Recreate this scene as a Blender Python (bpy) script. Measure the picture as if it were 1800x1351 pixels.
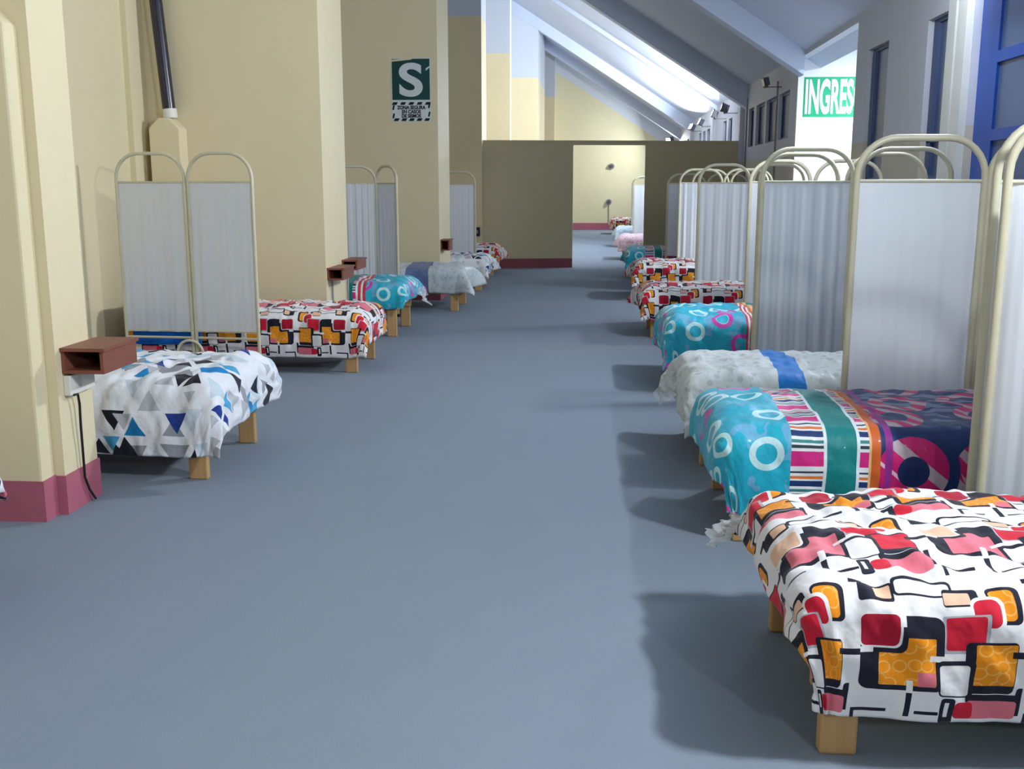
import bpy, math, random
import numpy as np
from mathutils import Matrix, Vector

random.seed(7)
scn = bpy.context.scene
for _o in list(bpy.data.objects):
    bpy.data.objects.remove(_o)
COL = scn.collection

# ------------------------------------------------------------------ camera
F_PX, EYE = 1818.0, 1.5
VX, VY = 1040.0, 327.0                      # vanishing point of the corridor
a_ = Vector(((VX - 900) / F_PX, (675.5 - VY) / F_PX, -1.0)).normalized()
pit = math.atan((675.5 - VY) / F_PX)
u_ = Vector((0, math.cos(pit), math.sin(pit)))
u_ = (u_ - a_ * u_.dot(a_)).normalized()
r_ = a_.cross(u_)
cam_d = bpy.data.cameras.new('camera')
cam_d.sensor_fit = 'HORIZONTAL'
cam_d.sensor_width = 36.0
cam_d.lens = F_PX / 1800.0 * 36.0
cam_d.clip_end = 200
cam = bpy.data.objects.new('camera', cam_d)
COL.objects.link(cam)
m3 = Matrix((r_, a_, u_))
cam.matrix_world = Matrix.Translation((0, 0, EYE)) @ m3.to_4x4()
scn.camera = cam

# ------------------------------------------------------------------ world, exposure
w = bpy.data.worlds.new('night')
w.use_nodes = True
w.node_tree.nodes['Background'].inputs[0].default_value = (0.10, 0.14, 0.24, 1)
w.node_tree.nodes['Background'].inputs[1].default_value = 0.25
scn.world = w
scn.view_settings.view_transform = 'Standard'
scn.view_settings.look = 'None'
scn.view_settings.gamma = 1.0
scn.view_settings.use_curve_mapping = False
scn.view_settings.exposure = -0.68
LAMP_COL = (0.88, 0.95, 1.0)

# ------------------------------------------------------------------ layout numbers
XR = 2.79            # inner face of the right wall
XL = -4.02           # inner face of the left wall in the alcoves
ZR = 3.27            # ceiling height at the right wall
SL = 0.64            # ceiling slope
Y0, Y1 = -5.0, 36.6


def ceil_z(x):
    return ZR + SL * (XR - x)


# ------------------------------------------------------------------ helpers
def lin(c):
    return tuple(((v / 255.0) / 12.92 if v / 255.0 <= 0.04045 else ((v / 255.0 + 0.055) / 1.055) ** 2.4) for v in c) + (1.0,)


class NB:
    """small builder for procedural node materials"""

    def __init__(self, name, rough=0.6, spec=0.3):
        self.m = bpy.data.materials.new(name)
        self.m.use_nodes = True
        self.nt = self.m.node_tree
        self.b = self.nt.nodes['Principled BSDF']
        self.b.inputs['Roughness'].default_value = rough
        self.b.inputs['Specular IOR Level'].default_value = spec

    def node(self, t, **kw):
        n = self.nt.nodes.new(t)
        for k, v in kw.items():
            setattr(n, k, v)
        return n

    def put(self, sock, v):
        if isinstance(v, bpy.types.NodeSocket):
            self.nt.links.new(v, sock)
        elif v is not None:
            if isinstance(v, tuple) and len(v) == 3 and len(sock.default_value) == 4:
                v = lin(v)
            sock.default_value = v

    def m_(self, op, a, b=None, c=None):
        n = self.node('ShaderNodeMath', operation=op)
        self.put(n.inputs[0], a)
        self.put(n.inputs[1], b)
        self.put(n.inputs[2], c)
        return n.outputs[0]

    def v_(self, op, a, b=None, c=None):
        n = self.node('ShaderNodeVectorMath', operation=op)
        self.put(n.inputs[0], a)
        if op == 'SCALE':
            self.put(n.inputs[3], b)
        else:
            self.put(n.inputs[1], b)
        return n.outputs['Value'] if op in ('LENGTH', 'DISTANCE', 'DOT_PRODUCT') else n.outputs[0]

    def mix(self, f, a, b):
        n = self.node('ShaderNodeMix', data_type='RGBA')
        self.put(n.inputs[0], f)
        self.put(n.inputs[6], a)
        self.put(n.inputs[7], b)
        return n.outputs[2]

    def sep(self, v):
        n = self.node('ShaderNodeSeparateXYZ')
        self.put(n.inputs[0], v)
        return n.outputs

    def comb(self, x, y, z=0.0):
        n = self.node('ShaderNodeCombineXYZ')
        self.put(n.inputs[0], x)
        self.put(n.inputs[1], y)
        self.put(n.inputs[2], z)
        return n.outputs[0]

    def noise(self, vec, scale, detail=2.0, rough=0.5):
        n = self.node('ShaderNodeTexNoise')
        self.put(n.inputs['Vector'], vec)
        n.inputs['Scale'].default_value = scale
        n.inputs['Detail'].default_value = detail
        n.inputs['Roughness'].default_value = rough
        return n.outputs[0]

    def voro(self, vec, scale, rnd=1.0):
        n = self.node('ShaderNodeTexVoronoi')
        n.voronoi_dimensions = '2D'
        self.put(n.inputs['Vector'], vec)
        n.inputs['Scale'].default_value = scale
        n.inputs['Randomness'].default_value = rnd
        return n.outputs['Distance'], n.outputs['Color'], n.outputs['Position']

    def band(self, v, lo, hi):
        return self.m_('MULTIPLY', self.m_('GREATER_THAN', v, lo), self.m_('LESS_THAN', v, hi))

    def obj(self):
        return self.node('ShaderNodeTexCoord').outputs['Object']

    def pos(self):
        return self.node('ShaderNodeNewGeometry').outputs['Position']

    def uv(self):
        return self.node('ShaderNodeUVMap', uv_map='UVMap').outputs[0]

    def bump(self, h, strength=0.2, dist=0.01):
        n = self.node('ShaderNodeBump')
        n.inputs['Strength'].default_value = strength
        n.inputs['Distance'].default_value = dist
        self.put(n.inputs['Height'], h)
        self.nt.links.new(n.outputs[0], self.b.inputs['Normal'])

    def col(self, c):
        self.put(self.b.inputs['Base Color'], c)
        return self


def simple(name, c, rough=0.6, spec=0.3, var=0.06, scale=8.0, bump=0.0, metal=0.0):
    n = NB(name, rough, spec)
    f = n.noise(n.obj(), scale, 3.0)
    dark = tuple(v * (1 - var) for v in c)
    lite = tuple(min(255, v * (1 + var)) for v in c)
    n.col(n.mix(f, dark, lite))
    n.b.inputs['Metallic'].default_value = metal
    if bump:
        n.bump(n.noise(n.obj(), scale * 6, 3.0), bump, 0.004)
    return n.m


def wall_paint(name, low, high, z_split, slope=0.0):
    n = NB(name, 0.62, 0.25)
    p = n.pos()
    sp = n.sep(p)
    z = n.m_('ADD', sp[2], n.m_('MULTIPLY', sp[0], slope))
    base = n.mix(n.m_('GREATER_THAN', z, z_split), low, high)
    f = n.noise(p, 1.3, 4.0, 0.6)
    f2 = n.noise(p, 9.0, 3.0)
    sh = n.m_('ADD', n.m_('MULTIPLY', f, 0.10), n.m_('MULTIPLY', f2, 0.05))
    dirt = n.mix(sh, base, (120, 112, 88))
    n.col(dirt)
    n.bump(n.noise(p, 30.0, 4.0), 0.12, 0.006)
    return n.m


M = {}
M['left_paint'] = wall_paint('cream_paint_left', (231, 217, 180), (205, 212, 226), 4.45)
M['right_paint'] = wall_paint('grey_paint_right', (200, 194, 180), (200, 204, 216), 1.95)
M['partition'] = wall_paint('tan_paint_partition', (208, 196, 162), (208, 196, 162), 9.0)
M['end_paint'] = wall_paint('cream_paint_end', (232, 224, 188), (216, 222, 232), ZR + SL * XR - 0.55, SL)
M['white_paint'] = wall_paint('white_paint_entrance', (236, 240, 246), (236, 240, 246), 9.0)
M['ceil'] = simple('ceiling_paint', (198, 208, 230), 0.6, 0.3, 0.04, 1.5, 0.1)
M['base'] = simple('maroon_baseboard', (176, 98, 116), 0.5, 0.35, 0.08, 4.0)
M['base_dark'] = simple('dark_maroon_baseboard', (138, 70, 78), 0.5, 0.35, 0.08, 4.0)
M['wood'] = None
M['brown'] = simple('brown_laminate', (128, 74, 58), 0.45, 0.4, 0.12, 5.0)
M['black'] = simple('black_rubber', (22, 22, 28), 0.5, 0.4)
M['pipe'] = simple('dark_pipe', (30, 28, 48), 0.25, 0.6, 0.15, 12.0)
M['enamel'] = simple('cream_enamel_tube', (208, 202, 176), 0.35, 0.5, 0.06, 9.0)
M['blue'] = simple('blue_enamel', (22, 70, 158), 0.4, 0.5, 0.08, 2.0)
M['frame_grey'] = simple('window_frame_paint', (62, 82, 120), 0.45, 0.4, 0.08, 4.0)
M['trim'] = simple('pale_trim_paint', (208, 210, 206), 0.5, 0.3, 0.05, 3.0)
M['conduit'] = simple('grey_conduit', (140, 138, 140), 0.5, 0.3)
M['plastic_white'] = simple('white_plastic', (226, 224, 214), 0.4, 0.4, 0.03)
M['lamp_metal'] = simple('lamp_housing', (70, 72, 84), 0.45, 0.4, 0.08)
M['sign_green'] = simple('sign_green', (16, 66, 66), 0.4, 0.4, 0.10, 4.0)
M['sign_white'] = simple('sign_white', (214, 222, 224), 0.5, 0.3, 0.04)
M['sign_black'] = simple('sign_black', (26, 30, 30), 0.5, 0.3)
M['banner_green'] = simple('banner_green', (26, 170, 120), 0.5, 0.3, 0.05)
M['banner_mint'] = simple('banner_mint', (228, 246, 238), 0.5, 0.3, 0.02)
M['blanket_blue'] = simple('blue_blanket', (20, 96, 186), 0.8, 0.2, 0.25, 14.0, 0.2)
M['mattress'] = simple('mattress_ticking', (60, 64, 84), 0.8, 0.2, 0.1, 8.0)


def glass_mat():
    n = NB('dark_window_glass', 0.3, 0.3)
    f = n.noise(n.obj(), 1.6, 2.0)
    n.col(n.mix(f, (52, 72, 112), (92, 112, 150)))
    return n.m


M['glass'] = glass_mat()


def carpet():
    n = NB('grey_blue_carpet', 0.95, 0.12)
    p = n.pos()
    big = n.noise(p, 0.7, 4.0, 0.6)
    mid = n.noise(p, 6.0, 4.0, 0.6)
    st = n.noise(n.v_('MULTIPLY', p, (9.0, 0.7, 1.0)), 1.0, 3.0)
    fine = n.noise(p, 220.0, 2.0, 0.7)
    c = n.mix(big, (131, 142, 156), (145, 155, 168))
    c = n.mix(n.m_('MULTIPLY', mid, 0.35), c, (124, 138, 152))
    c = n.mix(n.m_('MULTIPLY', st, 0.22), c, (150, 158, 168))
    c = n.mix(n.m_('MULTIPLY', fine, 0.35), c, (104, 118, 133))
    n.col(c)
    n.bump(fine, 0.35, 0.004)
    return n.m


M['carpet'] = carpet()


def wood():
    n = NB('pine_board', 0.6, 0.3)
    p = n.obj()
    g = n.noise(n.v_('MULTIPLY', p, (40.0, 40.0, 3.0)), 1.0, 3.0)
    n.col(n.mix(g, (172, 132, 86), (200, 164, 116)))
    n.bump(g, 0.1, 0.002)
    return n.m


M['wood'] = wood()


def cloth_screen():
    n = NB('white_screen_cloth', 0.85, 0.15)
    n.col((232, 236, 242))
    tr = n.node('ShaderNodeBsdfTranslucent')
    tr.inputs[0].default_value = lin((226, 230, 238))
    mx = n.node('ShaderNodeMixShader')
    mx.inputs[0].default_value = 0.28
    out = n.nt.nodes['Material Output']
    n.nt.links.new(n.b.outputs[0], mx.inputs[1])
    n.nt.links.new(tr.outputs[0], mx.inputs[2])
    n.nt.links.new(mx.outputs[0], out.inputs[0])
    n.bump(n.noise(n.v_('MULTIPLY', n.obj(), (40.0, 40.0, 2.0)), 1.0, 2.0), 0.06, 0.004)
    return n.m


M['screen_cloth'] = cloth_screen()


def plastic_film():
    n = NB('clear_plastic_film', 0.22, 0.6)
    n.col((226, 230, 232))
    t = n.node('ShaderNodeBsdfTransparent')
    mx = n.node('ShaderNodeMixShader')
    mx.inputs[0].default_value = 0.6
    out = n.nt.nodes['Material Output']
    n.nt.links.new(n.b.outputs[0], mx.inputs[1])
    n.nt.links.new(t.outputs[0], mx.inputs[2])
    n.nt.links.new(mx.outputs[0], out.inputs[0])
    n.bump(n.noise(n.obj(), 30.0, 2.0), 0.6, 0.01)
    return n.m


M['film'] = plastic_film()

# -------------------------------------------------- printed quilts (UV in metres on the cloth)
WHITE, BLACK, RED, CRIM = (236, 233, 234), (28, 28, 44), (206, 28, 54), (172, 18, 48)
ORANGE, PINK, PEACH = (240, 146, 20), (224, 116, 132), (236, 190, 160)


def finish_cloth(n, uvs):
    n.bump(n.noise(n.v_('ADD', uvs, n.v_('SCALE', n.v_('MULTIPLY', uvs, (1.0, 0.35, 0)), 0.6)), 13.0, 2.0, 0.5), 0.45, 0.016)
    n.b.inputs['Sheen Weight'].default_value = 0.1


def pat_check():
    n = NB('retro_check_print', 0.72, 0.2)
    uv0 = n.uv()
    wob = n.node('ShaderNodeTexNoise')
    n.put(wob.inputs['Vector'], uv0)
    wob.inputs['Scale'].default_value = 5.0
    uvw = n.v_('ADD', uv0, n.v_('SCALE', n.v_('SUBTRACT', wob.outputs[1], (0.5, 0.5, 0.5)), 0.018))
    q = n.v_('SCALE', uvw, 1 / 0.43)
    s = n.sep(q)
    row = n.m_('FLOOR', s[1])
    par = n.m_('FLOORED_MODULO', n.m_('ADD', row, 1.0), 2.0)
    x = n.m_('FRACT', n.m_('ADD', n.m_('SUBTRACT', s[0], 0.06), n.m_('MULTIPLY', par, 0.42)))
    y = n.m_('FRACT', s[1])
    P = n.comb(x, y)
    shapes = [
        # ring above, peach boxes
        (BLACK, .15, .865, .105, .06, .02), (PEACH, .19, .87, .05, .042, .01),
        (BLACK, .43, .90, .18, .055, .03), (WHITE, .43, .895, .163, .038, .02),
        (BLACK, .64, .84, .10, .055, .02), (PEACH, .62, .835, .075, .038, .01),
        # red, orange pair
        (BLACK, .87, .79, .09, .11, .04), (ORANGE, .86, .79, .068, .088, .03),
        (WHITE, .775, .745, .09, .095, .05), (RED, .77, .74, .072, .08, .045),
        (BLACK, .03, .93, .05, .015, .01),
        # red rectangle with hatching
        ((176, 176, 186), .655, .62, .125, .115, .01), (RED, .655, .625, .105, .10, .015),
        # big black block with orange
        (BLACK, .295, .49, .245, .24, .06), (ORANGE, .325, .44, .165, .155, .01),
        (PINK, .435, .33, .052, .048, .0), (BLACK, .185, .615, .135, .12, .045),
        (WHITE, .166, .632, .121, .106, .04), (CRIM, .162, .635, .110, .096, .035), (WHITE, .29, .715, .02, .055, .0),
        (WHITE, .50, .47, .045, .018, .0), (WHITE, .34, .275, .018, .045, .0), (WHITE, .085, .515, .04, .018, .0),
        (BLACK, .34, .15, .017, .085, .0),
        # side orange with outline
        (BLACK, .80, .41, .145, .165, .03), (ORANGE, .825, .43, .115, .13, .01),
        (BLACK, .975, .50, .06, .02, .0), (BLACK, .02, .50, .03, .02, .0),
        # small framed white box
        (BLACK, .61, .34, .105, .12, .03), (WHITE, .60, .33, .085, .10, .02),
        # bottom row
        (BLACK, .84, .21, .17, .03, .02), (BLACK, .99, .19, .025, .10, .02), (PINK, .83, .13, .15, .065, .02),
        (RED, .665, .125, .055, .06, .03), (BLACK, .57, .12, .04, .09, .02),
        (WHITE, .565, .13, .012, .05, .0), (BLACK, .13, .10, .10, .012, .0), (BLACK, .04, .05, .012, .06, .0),
        (BLACK, .455, .10, .07, .012, .0),
    ]
    c = WHITE
    alt = {(.325, .44): PINK, (.825, .43): RED, (.162, .635): PEACH, (.86, .79): ORANGE, (.83, .13): PINK}
    for col, cx, cy, hx, hy, r in shapes:
        if (cx, cy) in alt:
            col = n.mix(par, col, alt[(cx, cy)])
        r = max(r, 0.003)
        d = n.v_('ABSOLUTE', n.v_('SUBTRACT', P, (cx, cy, 0.0)))
        d = n.v_('MAXIMUM', n.v_('SUBTRACT', d, (hx - r, hy - r, 1.0)), (0, 0, 0))
        f = n.m_('LESS_THAN', n.v_('LENGTH', d), r)
        c = n.mix(f, c, col)
    # pale curls printed inside the orange fields
    dd, _, _ = n.voro(q, 11.0, 0.9)
    curl = n.band(dd, 0.36, 0.46)
    sc = n.node('ShaderNodeSeparateColor')
    n.put(sc.inputs[0], c)
    isor = n.m_('MULTIPLY', n.m_('GREATER_THAN', sc.outputs[0], 0.7), n.m_('LESS_THAN', sc.outputs[2], 0.05))
    c = n.mix(n.m_('MULTIPLY', n.m_('MULTIPLY', curl, isor), 0.5), c, (250, 200, 120))
    n.col(c)
    finish_cloth(n, uv0)
    return n.m


def pat_triangles():
    n = NB('triangle_print', 0.72, 0.2)
    uv0 = n.uv()
    col = (232, 233, 238)
    for k, (sc, off, thr, pal) in enumerate([
            (4.7, 0.0, 0.42, [(150, 152, 160), (200, 214, 224), (24, 26, 38), (24, 128, 190)]),
            (7.0, 3.37, 0.66, [(186, 188, 194), (28, 30, 44), (32, 60, 140), (70, 160, 200)])]):
        p = n.v_('ADD', n.v_('SCALE', uv0, sc), (off, off * 0.7, 0))
        s = n.sep(p)
        # skewed triangular lattice
        yy = n.m_('MULTIPLY', s[1], 1.1547)
        xx = n.m_('SUBTRACT', s[0], n.m_('MULTIPLY', yy, 0.5))
        fx, fy = n.m_('FRACT', xx), n.m_('FRACT', yy)
        up = n.m_('GREATER_THAN', n.m_('ADD', fx, fy), 1.0)
        ix, iy = n.m_('FLOOR', xx), n.m_('FLOOR', yy)
        wn = n.node('ShaderNodeTexWhiteNoise', noise_dimensions='3D')
        n.put(wn.inputs['Vector'], n.comb(ix, iy, n.m_('ADD', up, k * 5.0)))
        r1 = n.node('ShaderNodeSeparateColor')
        n.put(r1.inputs[0], wn.outputs[1])
        # barycentric margin
        l1 = n.m_('ADD', n.m_('MULTIPLY', fx, n.m_('SUBTRACT', 1.0, up)), n.m_('MULTIPLY', n.m_('SUBTRACT', 1.0, fx), up))
        l2 = n.m_('ADD', n.m_('MULTIPLY', fy, n.m_('SUBTRACT', 1.0, up)), n.m_('MULTIPLY', n.m_('SUBTRACT', 1.0, fy), up))
        l3 = n.m_('SUBTRACT', n.m_('SUBTRACT', 1.0, l1), l2)
        mn = n.m_('MINIMUM', n.m_('MINIMUM', l1, l2), l3)
        inside = n.m_('GREATER_THAN', mn, n.m_('ADD', 0.03, n.m_('MULTIPLY', r1.outputs[2], 0.15)))
        use = n.m_('MULTIPLY', inside, n.m_('GREATER_THAN', r1.outputs[0], thr))
        tc = pal[0]
        for i, t in enumerate((0.35, 0.62, 0.82)):
            tc = n.mix(n.m_('GREATER_THAN', r1.outputs[1], t), tc, pal[i + 1])
        col = n.mix(use, col, tc)
    n.col(col)
    finish_cloth(n, uv0)
    return n.m


def pat_teal(name, u0, order):
    """teal foot panel with rings, striped panel, green and orange bands, navy head panel. u = metres from the foot edge"""
    n = NB(name, 0.55, 0.35)
    uv0 = n.uv()
    s = n.sep(uv0)
    u = n.m_('ADD', n.m_('ABSOLUTE', s[0]), u0)
    sgn_u = n.m_('ADD', s[0], u0)
    v = s[1]
    # teal panel with rings
    teal = n.mix(n.noise(uv0, 5.0, 3.0), (0, 150, 182), (40, 190, 214))
    teal = n.mix(n.m_('MULTIPLY', n.m_('GREATER_THAN', n.noise(uv0, 7.0, 2.0), 0.58), 0.45), teal, (150, 176, 222))
    d, c, _ = n.voro(uv0, 5.0, 0.75)
    sc = n.node('ShaderNodeSeparateColor')
    n.put(sc.inputs[0], c)
    teal = n.mix(n.m_('MULTIPLY', n.band(d, 0.22, 0.36), n.m_('GREATER_THAN', sc.outputs[0], 0.35)), teal, (196, 232, 236))
    teal = n.mix(n.m_('MULTIPLY', n.band(d, 0.24, 0.40), n.m_('GREATER_THAN', sc.outputs[1], 0.78)), teal, (206, 70, 170))
    # striped panel
    vv = n.m_('FRACT', n.m_('MULTIPLY', v, 1 / 0.21))
    stripes = (232, 234, 236)
    for lo, hi, cc in ((0.0, 0.30, (216, 40, 132)), (0.36, 0.42, (40, 60, 70)), (0.46, 0.52, (40, 130, 130)),
                       (0.58, 0.70, (20, 50, 106)), (0.74, 0.80, (226, 120, 50)), (0.86, 0.90, (50, 60, 80))):
        stripes = n.mix(n.band(vv, lo, hi), stripes, cc)
    # navy panel
    navy = n.mix(n.noise(uv0, 4.0, 2.0), (14, 42, 96), (24, 62, 124))
    st = n.m_('GREATER_THAN', n.noise(n.v_('MULTIPLY', uv0, (2.5, 9.0, 1)), 1.6, 2.0), 0.56)
    navy = n.mix(n.m_('MULTIPLY', st, n.m_('GREATER_THAN', v, 0.05)), navy, (112, 128, 168))
    d2, c2, p2 = n.voro(uv0, 3.2, 0.6)
    dl = n.sep(n.v_('SUBTRACT', uv0, p2))
    diag = n.m_('FRACT', n.m_('MULTIPLY', n.m_('ADD', dl[0], dl[1]), 9.0))
    ringc = n.mix(n.m_('GREATER_THAN', diag, 0.55), (206, 24, 110), (196, 176, 186))
    navy = n.mix(n.band(d2, 0.20, 0.40), navy, ringc)
    # the large ring near the hem on the camera side
    ctr = (0.685 - u0, -0.225, 0.0)
    rel = n.v_('SUBTRACT', uv0, ctr)
    dist = n.v_('LENGTH', rel)
    rl = n.sep(rel)
    dg = n.m_('ADD', n.m_('MULTIPLY', rl[0], 0.62), n.m_('MULTIPLY', rl[1], 0.78))
    rc = (206, 20, 108)
    rc = n.mix(n.band(dg, 0.015, 0.062), rc, (196, 176, 186))
    rc = n.mix(n.band(dg, -0.062, -0.048), rc, (236, 190, 210))
    navy = n.mix(n.m_('LESS_THAN', dist, 0.19), navy, (18, 48, 104))
    navy = n.mix(n.m_('LESS_THAN', dist, 0.145), navy, rc)
    navy = n.mix(n.m_('LESS_THAN', dist, 0.065), navy, (10, 36, 92))
    pan = {'teal': teal, 'stripes': stripes, 'navy': navy, 'white': (226, 236, 238), 'green': (0, 128, 128),
           'orange': (216, 100, 34), 'purple': (150, 40, 140), 'peach': (240, 190, 130), 'red': (206, 56, 70)}
    c = pan[order[0][1]]
    for start, k in order[1:]:
        c = n.mix(n.m_('GREATER_THAN', sgn_u, start), c, pan[k])
    n.col(c)
    finish_cloth(n, uv0)
    n.b.inputs['Coat Weight'].default_value = 0.12
    return n.m


def pat_leaf(name, base, spot, bandcol, lo, hi):
    n = NB(name, 0.6, 0.3)
    uv0 = n.uv()
    s = n.sep(uv0)
    c = n.mix(n.noise(uv0, 9.0, 3.0), base, tuple(min(255, v + 14) for v in base))
    d, cc, _ = n.voro(uv0, 13.0, 1.0)
    c = n.mix(n.m_('MULTIPLY', n.m_('LESS_THAN', d, 0.2), 0.5), c, spot)
    c = n.mix(n.m_('MULTIPLY', n.m_('GREATER_THAN', n.noise(uv0, 22.0, 3.0), 0.62), 0.4), c, spot)
    if bandcol:
        e = n.m_('ADD', s[0], n.m_('MULTIPLY', n.noise(uv0, 7.0, 1.0), 0.02))
        c = n.mix(n.band(e, lo, hi), c, bandcol)
    n.col(c)
    finish_cloth(n, uv0)
    n.b.inputs['Coat Weight'].default_value = 0.1
    n.b.inputs['Coat Roughness'].default_value = 0.25
    return n.m


R2_ORDER = [(-9, 'teal'), (.19, 'stripes'), (.322, 'white'), (.335, 'green'), (.455, 'white'), (.468, 'stripes'), (.505, 'peach'),
            (.515, 'orange'), (.552, 'navy'), (.57, 'purple'), (.598, 'navy')]
R4_ORDER = [(-9, 'teal'), (.46, 'red'), (.475, 'white'), (.49, 'red'), (.505, 'white'), (.52, 'orange'), (.545, 'peach'),
            (.57, 'green'), (.70, 'stripes'), (.90, 'navy')]
L3_ORDER = [(-9, 'teal'), (.27, 'red'), (.30, 'white'), (.32, 'red'), (.35, 'white'), (.37, 'stripes'), (.40, 'green'), (.58, 'navy')]
M['q_check'] = pat_check()
M['q_tri'] = pat_triangles()
M['q_teal'] = pat_teal('teal_ring_and_stripe_print', 0.0, R2_ORDER)
M['q_teal2'] = pat_teal('teal_print_red_edge', 0.0, R4_ORDER)
M['q_teal3'] = pat_teal('teal_print_green_edge', 0.0, L3_ORDER)
M['q_leaf'] = pat_leaf('pale_leaf_print_blue_band', (198, 204, 204), (150, 160, 162), (0, 116, 198), .38, .52)
M['q_grey'] = pat_leaf('pale_print_slate_band', (190, 198, 202), (158, 170, 178), (96, 112, 152), .34, .62)
M['q_pale'] = pat_leaf('pale_blue_print', (196, 214, 226), (130, 166, 190), None, 0, 0)
M['q_pink'] = pat_leaf('pink_white_print', (226, 196, 212), (180, 60, 90), None, 0, 0)


# ------------------------------------------------------------------ mesh builder
class MB:
    def __init__(self):
        self.v, self.f, self.sm = [], [], []

    def add(self, vs, fs, smooth=False):
        o = len(self.v)
        self.v += [tuple(p) for p in vs]
        self.f += [tuple(i + o for i in f) for f in fs]
        self.sm += [smooth] * len(fs)
        return self

    def box(self, x0, x1, y0, y1, z0, z1):
        if x0 > x1: x0, x1 = x1, x0
        vs = [(x0, y0, z0), (x1, y0, z0), (x1, y1, z0), (x0, y1, z0), (x0, y0, z1), (x1, y0, z1), (x1, y1, z1), (x0, y1, z1)]
        return self.add(vs, [(3, 2, 1, 0), (4, 5, 6, 7), (0, 1, 5, 4), (1, 2, 6, 5), (2, 3, 7, 6), (3, 0, 4, 7)])

    def prism(self, poly, axis, a, b):
        """poly: list of 2-D points (counter-clockwise), extruded along axis between a and b"""
        def p3(p, t):
            return {'x': (t, p[0], p[1]), 'y': (p[0], t, p[1]), 'z': (p[0], p[1], t)}[axis]
        k = len(poly)
        vs = [p3(p, a) for p in poly] + [p3(p, b) for p in poly]
        fs = [tuple(range(k))[::-1], tuple(range(k, 2 * k))] + [(i, (i + 1) % k, k + (i + 1) % k, k + i) for i in range(k)]
        return self.add(vs, fs)

    def tube(self, pts, r, seg=10, cap=True):
        pts = [Vector(p) for p in pts]
        rings, n0 = [], None
        for i, p in enumerate(pts):
            if i == 0: t = pts[1] - p
            elif i == len(pts) - 1: t = p - pts[i - 1]
            else: t = (pts[i + 1] - p).normalized() + (p - pts[i - 1]).normalized()
            t.normalize()
            if n0 is None:
                n0 = t.orthogonal().normalized()
            n0 = (n0 - t * n0.dot(t)).normalized()
            bn = t.cross(n0)
            rings.append([p + (n0 * math.cos(a) + bn * math.sin(a)) * r for a in (2 * math.pi * k / seg for k in range(seg))])
        vs = [q for rg in rings for q in rg]
        fs = []
        for i in range(len(rings) - 1):
            for k in range(seg):
                k2 = (k + 1) % seg
                fs.append((i * seg + k, i * seg + k2, (i + 1) * seg + k2, (i + 1) * seg + k))
        self.add(vs, fs, True)
        if cap:
            self.add(rings[0], [tuple(range(seg))[::-1]])
            self.add(rings[-1], [tuple(range(seg))])
        return self

    def grid(self, P, flip=False, smooth=True):
        """P: array (n, m, 3)"""
        n, m = P.shape[:2]
        fs = []
        for i in range(n - 1):
            for j in range(m - 1):
                q = (i * m + j, (i + 1) * m + j, (i + 1) * m + j + 1, i * m + j + 1)
                fs.append(q[::-1] if flip else q)
        return self.add(P.reshape(-1, 3).tolist(), fs, smooth)

    def build(self, name, mat, parent=None, bevel=0.0, loc=None):
        me = bpy.data.meshes.new(name)
        vs = self.v
        o = bpy.data.objects.new(name, me)
        if parent is not None:
            wl = parent.get('_w')
            off = Vector(wl) if wl else Vector((0, 0, 0))
            vs = [(p[0] - off.x, p[1] - off.y, p[2] - off.z) for p in vs]
        elif loc is not None:
            vs = [(p[0] - loc[0], p[1] - loc[1], p[2] - loc[2]) for p in vs]
            o.location = loc
            o['_w'] = list(loc)
        me.from_pydata(vs, [], self.f)
        me.polygons.foreach_set('use_smooth', self.sm)
        me.materials.append(M[mat] if isinstance(mat, str) else mat)
        me.update()
        COL.objects.link(o)
        if parent is not None:
            o.parent = parent
            if parent.get('_w'):
                o['_w'] = parent['_w']
        if bevel:
            b = o.modifiers.new('edge', 'BEVEL')
            b.width = bevel
            b.segments = 2
            b.limit_method = 'ANGLE'
        return o


def tag(o, label, cat, group=None):
    o['label'] = label
    o['category'] = cat
    if group:
        o['group'] = group
    return o


def empty(name, loc):
    o = bpy.data.objects.new(name, None)
    COL.objects.link(o)
    o.location = loc
    o.empty_display_size = 0.2
    o['_w'] = list(loc)
    return o


def struct(o):
    o['kind'] = 'structure'
    return o


def bx(x0, x1, y0, y1, z0, z1):
    return MB().box(x0, x1, y0, y1, z0, z1)


# ================================================================== SETTING
struct(bx(XL - 0.3, 7.0, Y0, Y1 + 0.3, -0.1, 0.0).build('floor', 'carpet'))

# sloping ceiling slab with a beam at every frame line
zl, zr = ceil_z(XL - 0.3), ceil_z(XR + 0.3)
ceiling = struct(MB().prism([(XL - 0.3, zl), (XR + 0.3, zr), (XR + 0.3, zr + 0.2), (XL - 0.3, zl + 0.2)], 'y', Y0, Y1 + 0.3).build('ceiling', 'ceil'))
for yb in (14.55, 19.55, 24.3, 29.7, 34.0):
    d = {24.3: 0.10, 19.55: 0.40}.get(yb, 0.32)
    MB().prism([(XL, ceil_z(XL) - d), (XR, ceil_z(XR) - d), (XR, ceil_z(XR)), (XL, ceil_z(XL))], 'y', yb - 0.04, yb + 0.26).build('beam', 'ceil', ceiling)

# left wall and its piers
wl = struct(bx(XL - 0.3, XL, Y0, Y1 + 0.3, 0, 8.2).build('wall_left', 'left_paint'))
piers = [(-2.41, 4.45, 4.77), (-2.40, 9.28, 10.16), (-2.0, 13.7, 14.76), (-1.99, 19.08, 19.9), (-1.88, 24.3, 24.62), (-1.53, 29.7, 34.0), (-1.28, 36.0, 36.6)]
for xe, ya, yb in piers:
    zt = ceil_z(xe)
    MB().prism([(XL, 0), (xe, 0), (xe, zt), (XL, ceil_z(XL))], 'y', ya, yb).build('pier', 'left_paint', wl)
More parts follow.
